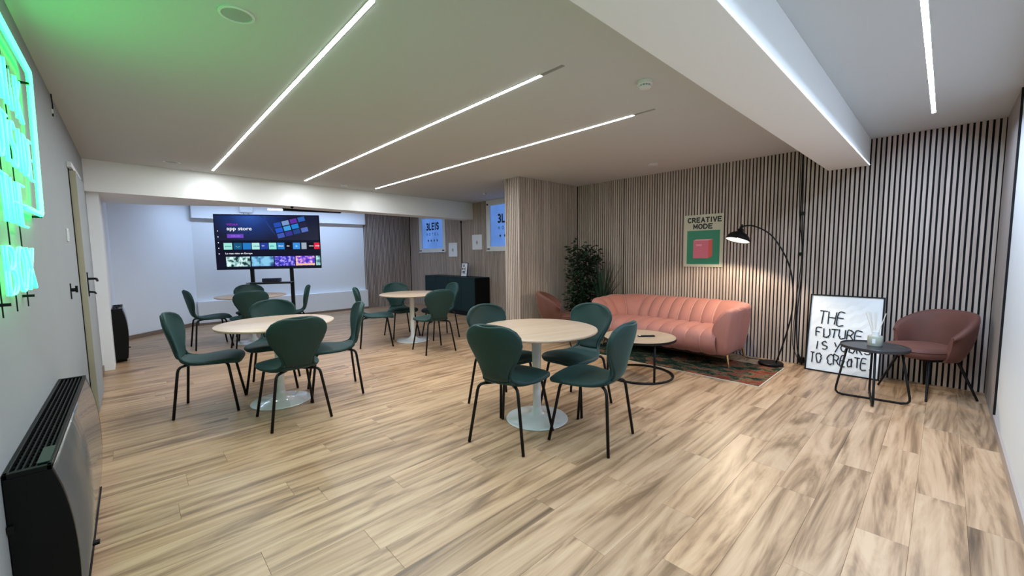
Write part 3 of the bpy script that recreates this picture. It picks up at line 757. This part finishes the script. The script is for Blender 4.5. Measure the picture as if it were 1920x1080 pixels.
# ------------------------------------------------------------------ cable run on the slat wall, framed pictures
t=thing('wall_cable','black cable with junction clips running down the slat wall between lamp and frame','cable',(X0-.004,1.20,0))
obj('wire',MB().tube([tuple(p) for p in catmull([(-.006,.03,H-.01),(-.006,.02,2.2),(-.006,.01,1.7),(-.006,-.01,1.2),(-.008,.02,.6),(-.01,.0,.2),(-.012,-.04,.07)])],.006,6),M_black,t,smooth=True)
obj('second_wire',MB().tube([tuple(p) for p in catmull([(-.006,.055,H-.01),(-.006,.045,1.9),(-.006,.0,1.37),(-.01,.04,.7),(-.012,.05,.25),(-.02,-.02,.06)])],.004,6),M_black,t,smooth=True)
for z in (1.86,1.37): obj('clip',MB().box(-.022,-.015,z-.02,0,.03,z+.02),M_blackpl,t,bevel=.003)
obj('plug',MB().box(-.05,-.08,.03,-.005,-.01,.10),M_blackpl,t,bevel=.006)
cb=obj('wall_pipe',MB().tube([(X0-.012,8.19,.9),(X0-.012,8.19,2.24)],.012,8).box(X0-.03,8.17,2.19,X0-.0,8.21,2.235),M_black,smooth='auto'); tag(cb,'black vertical cable duct between the two framed sheets by the sideboard','duct')
st=obj('slat_seam_strip',MB().box(X0-.008,3.66,.0,X0+.001,3.672,H),M_black); tag(st,'thin black joint strip on the slat wall above the left end of the sofa','strip')

# big leaning framed print
fr=thing('leaning_framed_print','large black-framed handwritten print leaning on the slat wall','framed print',(5.80,.75,0))
FWd,FH=.665,.905
g_=bpy.data.objects.new('f',None)
tilt=Matrix.Translation((0,0,.0))@Matrix.Rotation(rad(11.0),4,'Y')@Matrix.Rotation(rad(-90),4,'Z')   # local x -> world -Y, -y -> -X
def put(o): o.matrix_local=tilt; return o
b=.014
put(obj('frame',MB().box(-FWd/2,-.012,0,-FWd/2+b,.012,FH).box(FWd/2-b,-.012,0,FWd/2,.012,FH).box(-FWd/2+b,-.012,0,FWd/2-b,.012,b).box(-FWd/2+b,-.012,FH-b,FWd/2-b,.012,FH),M_black,fr))
# crumpled paper print
rows=[]
random.seed(3)
NX,NZ=14,18
for i in range(NZ+1):
    rows.append([(-FWd/2+b+(FWd-2*b)*j/NX, -.002+random.uniform(-.0022,.0022), b+(FH-2*b)*i/NZ) for j in range(NX+1)])
put(obj('print',MB().grid(rows),M_paper,fr))
put(obj('backing',MB().box(-FWd/2+b,.004,b,FWd/2-b,.010,FH-b),M_blackpl,fr))
# handwriting
def hand(lines, parent, th, y0, mat, post, jit=.006, rs=11):
    random.seed(rs)
    for (txt,x,z,w,h,gap,sl) in lines:
        st,_=strokes(txt,x,z,w,h,gap)
        m=MB()
        for s_ in st:
            pts=[(px+random.uniform(-jit,jit)+sl*(pz-z),y0,pz+random.uniform(-jit,jit)-(px-x)*.0) for px,pz in s_]
            m.tube([tuple(p) for p in catmull(pts,3)] if len(pts)>2 else pts,th,6)
        o=obj('lettering',m,mat,parent)
        if post: o.matrix_local=post
hand([('THE',-.235,.56,.065,.15,.022,.05),('FUTURE',-.255,.405,.055,.105,.018,.05),('IS',-.25,.26,.048,.095,.018,.0),('YoURS',-.07,.26,.048,.095,.018,.0),('TO',-.29,.10,.047,.115,.013,.0),('CREATE.',-.123,.10,.047,.115,.013,.0)],fr,.0062,-.006,M_ink,tilt)
# creative mode poster (on the wall)
po=thing('wall_poster','CREATIVE MODE poster with a pink box on green, on the slat wall over the sofa','poster',(X0-.004,2.38,1.195),-90)
PWd,PH=.545,.745
obj('sheet',MB().box(-PWd/2,-.010,0,PWd/2,0,PH),plain('poster_cream',(.50,.47,.36),.5),po)
obj('green_field',MB().box(-PWd/2+.045,-.0112,.04,PWd/2-.045,-.0101,.52),plain('poster_green',(.015,.20,.11),.5),po)
pk=plain('poster_pink',(.62,.13,.20),.5); rd=plain('poster_red',(.62,.08,.07),.5); lp=plain('poster_light_pink',(.72,.30,.36),.5)
obj('printed_box',MB().add([(-.135,-.0118,.125),(.075,-.0118,.125),(.075,-.0118,.375),(-.135,-.0118,.375)],[(0,1,2,3)]),pk,po,solid=.0003)
obj('printed_box_side',MB().add([(.075,-.0118,.125),(.13,-.0118,.155),(.13,-.0118,.395),(.075,-.0118,.375)],[(0,1,2,3)]),rd,po,solid=.0003)
obj('printed_box_top',MB().add([(-.135,-.0118,.375),(.075,-.0118,.375),(.13,-.0118,.395),(-.10,-.0118,.395)],[(0,1,2,3)]),lp,po,solid=.0003)
obj('printed_slot',MB().box(-.095,-.0124,.30,-.015,-.0119,.325),lp,po)
for m_ in block_text('CREATIVE',-.218,.632,.043,.076,.0205,.0165,-.0114)[0]+block_text('MODE',-.135,.540,.048,.076,.022,.0165,-.0114)[0]: obj('letter',m_,M_ink,po)

# ------------------------------------------------------------------ side table and reed diffuser
t=thing('side_table','small round black metal side table in front of the leaning print','side table',(5.02,.41,0))
M_tabt=plain('dark_grey_top',(.025,.026,.03),.35)
obj('tabletop',MB().lathe([(.001,.492),(.243,.492),(.250,.497),(.250,.518),(.246,.521),(.243,.511),(.001,.511)],56),M_tabt,t,smooth='auto')
for a in (8,98):
    c_,s_=math.cos(rad(a)),math.sin(rad(a))
    P=[(-.19,.49),(-.262,.07),(-.262,.04),(-.245,.018),(-.21,.010),(0,.010),(.21,.010),(.245,.018),(.262,.04),(.262,.07),(.19,.49)]
    obj('leg_loop',MB().tube([(p*c_,p*s_,z) for p,z in P],.0095,8),M_black,t,smooth=True)
    for p in (-.205,.205): obj('foot',MB().tube([(p*c_,p*s_,0),(p*c_,p*s_,.01)],.012,8),M_blackpl,t)
t=thing('reed_diffuser','frosted glass reed diffuser with pale sticks on the black side table','diffuser',(5.08,.41,.511)); t.scale=(1.2,1.2,1.2)
obj('bottle',MB().lathe([(.001,0),(.044,0),(.047,.004),(.047,.070),(.044,.077),(.018,.079)],32),M_glassfr,t,smooth='auto')
obj('neck',MB().lathe([(.022,.078),(.022,.110),(.008,.110)],24),M_white,t,smooth='auto')
obj('label',MB().box(-.0475,-.006,.022,-.0465,.014,.058),M_paper,t)
for dx,dy in ((-.02,.062),(0,.035),(.01,.012),(.02,.0),(-.015,-.055),(.0,.045)):
    obj('reed',MB().tube([(dx*.1,dy*.1,.06),(dx,dy,.26)],.003,6),plain('pale_reed',(.75,.72,.66),.6),t)

# ------------------------------------------------------------------ plants
def pot(t, r, h, mat):
    obj('pot',MB().lathe([(.001,.0),(r*.72,0),(r*.78,.02),(r,h-.02),(r*1.02,h),(r*.94,h),(r*.92,h-.03),(.001,h-.03)],32),mat,t,smooth='auto')
    obj('soil',MB().lathe([(.001,h-.035),(r*.9,h-.035),(r*.9,h-.025),(.001,h-.02)],24),M_soil,t)
M_pot=plain('dark_pot',(.02,.02,.022),.6)
random.seed(5)
t=thing('potted_bushy_plant','tall dark bushy potted plant in the corner behind the armchair','plant',(5.50,4.20,0)); t.scale=(1.25,1.1,1.03)
pot(t,.15,.30,M_pot)
stm=MB(); lf=MB()
for k in range(7):
    a=random.uniform(0,2*PI); top=Vector((math.cos(a)*random.uniform(.05,.22),math.sin(a)*random.uniform(.05,.2),random.uniform(1.1,1.5)))
    P=[Vector((math.cos(a)*.03,math.sin(a)*.03,.27)),Vector((top.x*.4+random.uniform(-.04,.04),top.y*.4,.7)),top]
    cc=catmull([tuple(p) for p in P],8); stm.tube([tuple(p) for p in cc],[.009-.006*i/len(cc) for i in range(len(cc))],6)
    for i,p in enumerate(cc):
        if p.z<.42: continue
        for q in range(22):
            d=Vector((random.gauss(0,1),random.gauss(0,1),random.gauss(0,.5))).normalized()
            br=random.uniform(.02,.17)*(1.15-.5*max(0,(p.z-1.1)))
            c=p+d*br; L=random.uniform(.04,.075); w=L*.34
            u=(d+Vector((random.uniform(-.5,.5),random.uniform(-.5,.5),random.uniform(-.6,.3)))).normalized()
            sd=u.cross(Vector((random.uniform(-1,1),random.uniform(-1,1),1))).normalized(); nn=u.cross(sd)
            if c.y>.37: c.y=.37-random.random()*.1
            L*=1.15; lf.add([c,c+u*L*.5+sd*w-nn*.006,c+u*L,c+u*L*.5-sd*w-nn*.006],[(0,1,2),(0,2,3)])
obj('stem',stm,M_stem,t,smooth=True); o=obj('foliage',lf,M_leaf,t); o['kind']='stuff'
t=thing('potted_blade_plant','dark potted plant with long upright blade leaves behind the sofa end','plant',(5.56,3.80,0)); t.scale=(1,1.15,1.06)
pot(t,.13,.42,M_pot)
for k in range(46):
    a=2*PI*k/46*7+random.uniform(-.3,.3); out=random.uniform(.06,.33); hh=random.uniform(.85,1.30)-out*.45
    p0=Vector((math.cos(a)*.03,math.sin(a)*.03,.40)); tip=Vector((math.cos(a)*out,math.sin(a)*out,hh)); mid=(p0+tip)/2+Vector((-math.cos(a)*.03,-math.sin(a)*.03,.12))
    sd=Vector((-math.sin(a),math.cos(a),0)); w=random.uniform(.014,.022)
    rows=[]
    for i in range(7):
        u=i/6; p=p0*(1-u)**2+mid*2*u*(1-u)+tip*u*u; ww=w*(1-u**2.2)+.001
        rows.append([tuple(p-sd*ww),tuple(p+Vector((math.cos(a),math.sin(a),0))*-.004),tuple(p+sd*ww)])
    obj('leaf',MB().grid(rows),M_blade,t,smooth=True,solid=.0012)

# ------------------------------------------------------------------ sideboard and its frame
SX0,SX1,SY0,SY1=5.54,5.965,7.12,9.2
t=thing('sideboard','long dark teal sideboard under the lit windows','sideboard',(SX0,SY0,0))
w_=SX1-SX0; l_=SY1-SY0
obj('body',MB().box(.022,.0,.11,w_,l_,.875),M_darkside,t,bevel=.002)
obj('top',MB().box(.0,-.004,.875,w_,l_+.004,.893),M_sideb,t,bevel=.002)
for k in range(4):
    a=.006+k*l_/4; dd=obj('door',MB().box(.0,a,.115,.021,a+l_/4-.006,.872),M_sideb,t,bevel=.002)
    obj('handle_groove',MB().box(-.002,a+l_/4-.02,.40,.0,a+l_/4-.014,.60),M_darkside,dd)
obj('plinth',MB().box(.05,.05,0,w_-.02,l_-.05,.11),M_darkside,t)
t=thing('small_framed_print','small black-framed handwritten print standing on the sideboard','framed print',(5.74,7.80,.893),-90)
tl=Matrix.Rotation(rad(-8),4,'X')
fo=obj('frame',MB().box(-.125,0,0,-.113,.02,.33).box(.113,0,0,.125,.02,.33).box(-.113,0,0,.113,.02,.012).box(-.113,0,.318,.113,.02,.33),M_black,t); fo.matrix_local=tl
o=obj('print',MB().box(-.113,.006,.012,.113,.014,.318),M_paper,t); o.matrix_local=tl
random.seed(9)
hand([('SO',-.07,.235,.03,.05,.012,0),('NICE',-.085,.16,.026,.045,.012,0),('TODAY' if False else 'TOBE',-.085,.08,.026,.05,.010,0)],t,.004,.004,M_ink,tl,.004)

# notices on the slats
for i,(yc,zc,lab) in enumerate(((8.56,1.54,'white sheet with a small grey emblem beside the first lit window'),(7.57,1.70,'white sheet with a small grey emblem between duct and second window'))):
    t=thing('mounted_notice',lab,'notice',(X0-.004,yc,zc-.175),-90)
    obj('sheet',MB().box(-.185,-.014,0,.185,0,.35),M_paper,t,bevel=.002)
    obj('emblem',MB().add([(0,-.0145,.22),(.04,-.0145,.17),(0,-.0145,.11),(-.04,-.0145,.17)],[(0,1,2,3)]),plain('grey_print',(.30,.36,.36),.6),t,solid=.0004)

# ------------------------------------------------------------------ windows
E_win,N_,L_,B_=newmat('backlit_blue_film')
tc=N_.new('ShaderNodeTexCoord'); nz=N_.new('ShaderNodeTexNoise'); nz.inputs['Scale'].default_value=2.2; L_.new(tc.outputs['Object'],nz.inputs['Vector'])
rr=ramp(N_,[(.3,(.085,.20,.55)),(.7,(.13,.29,.74))]); L_.new(nz.outputs[0],rr.inputs[0]); L_.new(rr.outputs[0],B_.inputs['Emission Color']); B_.inputs['Emission Strength'].default_value=.85
B_.inputs['Base Color'].default_value=(.03,.06,.14,1)
M_navy=plain('navy_letters',(.005,.012,.05),.5); M_lblue=plain('pale_letters',(.03,.09,.25),.5)
def window(n,w,bot):
    y0,y1,z0,z1=w
    fo=struct('window_%d'%n, MB().box(X0-.035,y0,z0,X0+.01,y0+.13,z1).box(X0-.035,y1-.13,z0,X0+.01,y1,z1).box(X0-.035,y0+.13,z0,X0+.01,y1-.13,z0+.09).box(X0-.035,y0+.13,z1-.12,X0+.01,y1-.13,z1),M_plastic,bevel=.004)
    obj('pane',MB().box(X0+.002,y0+.13,z0+.09,X0+.008,y1-.13,z1-.12),E_win,fo)
    obj('sill',MB().box(X0-.05,y0-.01,z0-.02,X0+.01,y1+.01,z0),M_plastic,fo,bevel=.003)
    for yy in (y0+.06,y1-.12): obj('hinge_cap',MB().box(X0-.042,yy,z0+.02,X0-.034,yy+.09,z0+.045),M_blackpl,fo)
    yc=(y0+y1)/2; iw=y1-y0-.26
    for txt,w_,h_,gap_,th_,z_,mat in (('3LEIS',.085,.20,.055,.040,bot+.50,M_navy),('HOTEL',.05,.075,.085,.012,bot+.355,M_lblue)):
        L0=block_text(txt,0,0,w_,h_,gap_,th_,0)[1]
        for m_ in block_text(txt,-L0/2,z_,w_,h_,gap_,th_,-.0005)[0]:
            o=obj('letter',m_,mat,fo); o.location=(X0-.0005,yc,0); o.rotation_euler=(0,0,rad(-90))
    for k in range(4):
        yk=yc+(1.5-k)*iw*.14
        pts=[]
        for q in range(10):
            r_=.045 if q%2==0 else .019; a=rad(90+36*q); pts.append((X0-.001,yk+r_*math.cos(a),bot+.22+r_*math.sin(a)))
        obj('star',MB().add(pts+[(X0-.001,yk,bot+.22)],[(q,(q+1)%10,10) for q in range(10)]),M_navy,fo,solid=.001)
window(1,W1,1.58); window(2,W2,1.60)
obj('lock',MB().tube([(X0-.034,7.14,2.53),(X0-.05,7.14,2.53)],.02,12),M_blackpl,bpy.data.objects['window_2'])

# ------------------------------------------------------------------ television on its stand
tv=thing('television','large flat television showing an app store menu, on a black stand','television',(1.935,8.76,0),-26.9)
TW,TH,TZ=1.765,1.02,1.19
obj('housing',MB().box(-TW/2,.0,TZ,TW/2,.045,TZ+TH),M_blackpl,tv,bevel=.004)
scr=obj('screen',MB().box(-TW/2+.012,-.003,TZ+.02,TW/2-.012,0,TZ+TH-.012),emis('screen_dark',(.006,.007,.022),1),tv)
def P(u,v): return (-TW/2+u*TW, TZ+TH-v*TH)
EM={}
def em(c,s=1.0):
    k=(c,s)
    if k not in EM: EM[k]=emis('screen_colour',c,s)
    return EM[k]
def tile(name,u0,v0,u1,v1,mat,d=.004,rot=0):
    x0,z1=P(u0,v0); x1,z0=P(u1,v1)
    cxx,czz=(x0+x1)/2,(z0+z1)/2
    pts=[]
    for (x,z) in ((x0,z0),(x1,z0),(x1,z1),(x0,z1)):
        dx,dz=x-cxx,z-czz; c_,s_=math.cos(rot),math.sin(rot)
        pts.append((cxx+dx*c_-dz*s_,czz+dx*s_+dz*c_))
    m=MB().add([(x,-d,z) for x,z in pts]+[(x,-.0031,z) for x,z in pts],[(0,1,2,3),(7,6,5,4),(0,4,5,1),(1,5,6,2),(2,6,7,3),(3,7,4,0)])
    return obj(name,m,mat,scr)
def scrtext(body,u,v,size,mat,sx=1,off=0):
    x,z=P(u,v); o=obj('lettering',text_mesh(body,size,extr=.0003,align='LEFT',sx=sx,offset=off),mat,scr); o.location=(x,-.0048,z); return o
hero,N_,L_,B_=newmat('screen_hero')
tc=N_.new('ShaderNodeTexCoord'); mp=N_.new('ShaderNodeMapping'); mp.inputs['Rotation'].default_value=(0,rad(55),0); mp.inputs['Location'].default_value=(.0,0,0)
gr=N_.new('ShaderNodeTexGradient'); gr.gradient_type='SPHERICAL'
mp.inputs['Scale'].default_value=(1.5,1,1.9); mp.inputs['Rotation'].default_value=(0,0,0); mp.inputs['Location'].default_value=(.45,0,-4.2)
L_.new(tc.outputs['Object'],mp.inputs[0]); L_.new(mp.outputs[0],gr.inputs[0])
rr=ramp(N_,[(0,(.004,.006,.03)),(.5,(.008,.03,.16)),(1,(.03,.10,.45))]); L_.new(gr.outputs[0],rr.inputs[0]); L_.new(rr.outputs[0],B_.inputs['Emission Color']); B_.inputs['Emission Strength'].default_value=1; B_.inputs['Base Color'].default_value=(0,0,0,1)
tile('hero_banner',.01,.02,.99,.47,hero,.0034)
m=MB()
x0,z0=P(.43,.02);x1,_=P(.46,.02);x2,z2=P(.58,.42)
obj('hero_streak',MB().add([(x0,-.0036,z0),(x1,-.0036,z0),(x2,-.0036,z2)],[(0,1,2)]),em((.02,.05,.22)),scr,solid=.0003)
cols=[(.02,.08,.45),(.20,.32,.60),(.12,.03,.35),(.03,.12,.45),(.02,.10,.60),(.05,.35,.75),(.02,.22,.65),(.02,.02,.06),(.05,.10,.45),(.04,.04,.30),(.02,.06,.25),(.10,.16,.50)]
k=0
for r_ in range(3):
    for c_ in range(4):
        u=.60+c_*.078+r_*.014-.01; v=.155+r_*.098-c_*.036+.03
        tile('hero_tile',u-.034,v-.041,u+.034,v+.041,em(cols[k%len(cols)]),.0042,rot=rad(14)); k+=1
scrtext('VIDAA',.115,.185,.050,em((.30,.03,.50)),1.3,.001)
scrtext('app store',.115,.258,.092,em((.95,.96,1.0)),1.15,.0012)
tile('button',.115,.355,.265,.425,em((.17,.06,.55)))
scrtext('EXPLORE',.15,.392,.036,em((.35,.25,.8)))
for k,v in enumerate((.30,.405,.51,.61,.71)):
    x,z=P(.033,v); obj('menu_icon',MB().tube([(x,-.0045,z),(x,-.003,z)],.0095,8),em((.9,.95,1)),scr)
apps=[(.078,.155,(.35,.80,.72),'prime'),(.168,.243,(.01,.10,.22),''),(.253,.328,(.02,.20,.55),''),(.336,.408,(.45,.85,.80),'rakuten'),(.416,.488,(.02,.05,.35),'TT'),(.496,.568,(.30,.80,.75),'plex'),(.576,.645,(.02,.22,.62),'filmin'),(.655,.715,(.004,.004,.01),'dtv'),(.728,.798,(.05,.28,.75),''),(.812,.862,(.35,.42,.50),''),(.876,.928,(.004,.004,.01),'atres'),(.938,.992,(.80,.02,.06),'tivify')]
for (a,b_,c,s_) in apps:
    tile('app_tile',a,.515,b_,.635,em(c))
    if s_:
        dark = sum(c)>1.2
        scrtext(s_,a+.012,.575,.036,em((.0,.10,.12)) if dark else em((.9,.92,1)),1.1,.0006)
x,z=P(.205,.585); obj('app_logo',MB().tube([(x-.03,-.0045,z+.012),(x,-.0045,z-.008),(x+.035,-.0045,z+.004)],.007,6,flat=.2),em((.6,.9,1)),scr)
x,z=P(.763,.58); obj('app_logo',MB().tube([(x,-.0045,z),(x,-.0035,z)],.018,12),em((.25,.6,1)),scr)
scrtext('Lo mas visto en Europa',.088,.705,.042,em((.9,.93,1)),1.1,.0008)
def thumb(name,pts,scale,off):
    m,N2,L2,B2=newmat(name); tc=N2.new('ShaderNodeTexCoord'); mp=N2.new('ShaderNodeMapping'); mp.inputs['Location'].default_value=off; mp.inputs['Scale'].default_value=(scale,1,scale)
    n=N2.new('ShaderNodeTexNoise'); n.inputs['Scale'].default_value=1; n.inputs['Detail'].default_value=3; L2.new(tc.outputs['Object'],mp.inputs[0]); L2.new(mp.outputs[0],n.inputs['Vector'])
    r=ramp(N2,pts); L2.new(n.outputs[0],r.inputs[0]); L2.new(r.outputs[0],B2.inputs['Emission Color']); B2.inputs['Emission Strength'].default_value=1; B2.inputs['Base Color'].default_value=(0,0,0,1); return m
th=[(.092,.312,[(.40,(.01,.03,.03)),(.48,(.25,.5,.5)),(.58,(.75,.95,.95))],12),(.325,.533,[(.36,(.01,.03,.15)),(.44,(.10,.30,.55)),(.55,(.25,.6,.85))],7),(.543,.738,[(.40,(.02,.02,.30)),(.52,(.10,.08,.75)),(.62,(.5,.4,.9))],22),(.748,.937,[(.40,(.05,.03,.55)),(.52,(.35,.12,.75)),(.62,(.95,.55,.55))],16),(.95,.992,[(.4,(.05,.2,.25)),(.5,(.3,.6,.6)),(.6,(.5,.8,.8))],14)]
for i,(a,b_,pts,sc) in enumerate(th): tile('thumbnail',a,.765,b_,.945,thumb('thumbnail_picture',pts,sc,(i*3.1,0,i)))
# dark figure silhouettes on the first two thumbnails
for (u,v,r_,c) in ((.225,.85,.022,(.005,.01,.01)),(.265,.84,.024,(.005,.01,.01)),(.405,.84,.035,(.01,.02,.08))):
    x,z=P(u,v); obj('printed_figure',MB().tube([(x,-.0046,z-.06),(x,-.0046,z-.01)],[r_*1.5,r_],8,flat=.02).tube([(x,-.0046,z),(x,-.0046,z+r_*1.5)],[r_*.6,r_*.5],8,flat=.02),em(c),scr)
x0,z0=P(.75,.93);x1,z1=P(.937,.90); obj('printed_floor',MB().box(x0,-.0046,z0-.01,x1,-.0041,z1-.005),em((.9,.55,.35)),scr)
# stand (it carries the set: a thing of its own)
sd=thing('television_stand','black twin-post television stand with a shelf','stand',(1.935,8.80,0),-26.9)
for x in (-.31,.36): obj('post',MB().box(x-.03,.0,.03,x+.03,.05,1.9),M_black,sd,bevel=.003)
obj('shelf',MB().box(-.36,-.20,.93,.39,.06,.945),M_tabt,sd,bevel=.002)
obj('shelf_bracket',MB().box(-.36,.0,.90,.39,.03,.93),M_black,sd)
obj('crossbar',MB().box(-.31,.005,.35,.36,.045,.41).box(-.31,.005,1.55,.36,.05,1.62),M_black,sd)
for x in (-.31,.36):
    obj('foot',MB().box(x-.03,-.22,.03,x+.03,.33,.07),M_black,sd,bevel=.004)
    for yy in (-.18,.29): obj('caster',MB().tube([(x-.012,yy,.02),(x+.012,yy,.02)],.02,12),M_blackpl,sd)
t=thing('media_box','small blue-black media box on the shelf of the television stand','media box',(1.93,8.70,.945),-26.9)
obj('case',MB().box(-.15,-.07,.004,.15,.06,.072),plain('navy_case',(.01,.012,.04),.4),t,bevel=.004)
for k in range(5): obj('knob',MB().tube([(-.1+.05*k,-.07,.04),(-.1+.05*k,-.082,.04)],.009,10),M_blackpl,t)
for k in (-1,1): obj('rubber_foot',MB().tube([(k*.12,0,0),(k*.12,0,.005)],.012,8),M_black,t)
t=thing('access_point','white rounded wireless box on the wall above the screen','router',(1.93,YF-.14,2.39))
obj('body',MB().box(-.13,-.06,0,.13,0,.16),M_white,t,bevel=.03,seg=4,smooth='auto'); obj('antenna',MB().tube([(-.05,-.03,.0),(-.05,-.03,-.10)],.006,6).tube([(.04,-.03,.0),(.04,-.03,-.10)],.006,6),M_grey,t)
# dark ceiling track behind the screen with a lit segment, and the tiny camera at the soffit
t=thing('dark_ceiling_track','dark ceiling-hung track with one glowing segment just behind the screen top','light',(2.55,9.55,2.38),-8)
obj('housing',MB().box(-.15,-.05,.0,1.0,.06,.05).box(-.02,-.01,.05,0,.01,H-2.38).box(.82,-.01,.05,.84,.01,H-2.38),M_blackpl,t,bevel=.004)
obj('diffuser',MB().box(-.42,-.03,.005,-.15,.03,.03),emis('track_glow',(.85,.93,1),5),t)
t=thing('tiny_camera','tiny black camera under the soffit edge above the screen','camera',(2.0,7.40,SZ))
obj('dome',MB().lathe([(.022,0),(.022,-.012),(.016,-.026),(.001,-.032)],16),M_blackpl,t,smooth='auto'); obj('lens',MB().lathe([(.008,-.030),(.007,-.036),(.001,-.036)],10),M_grey,t)
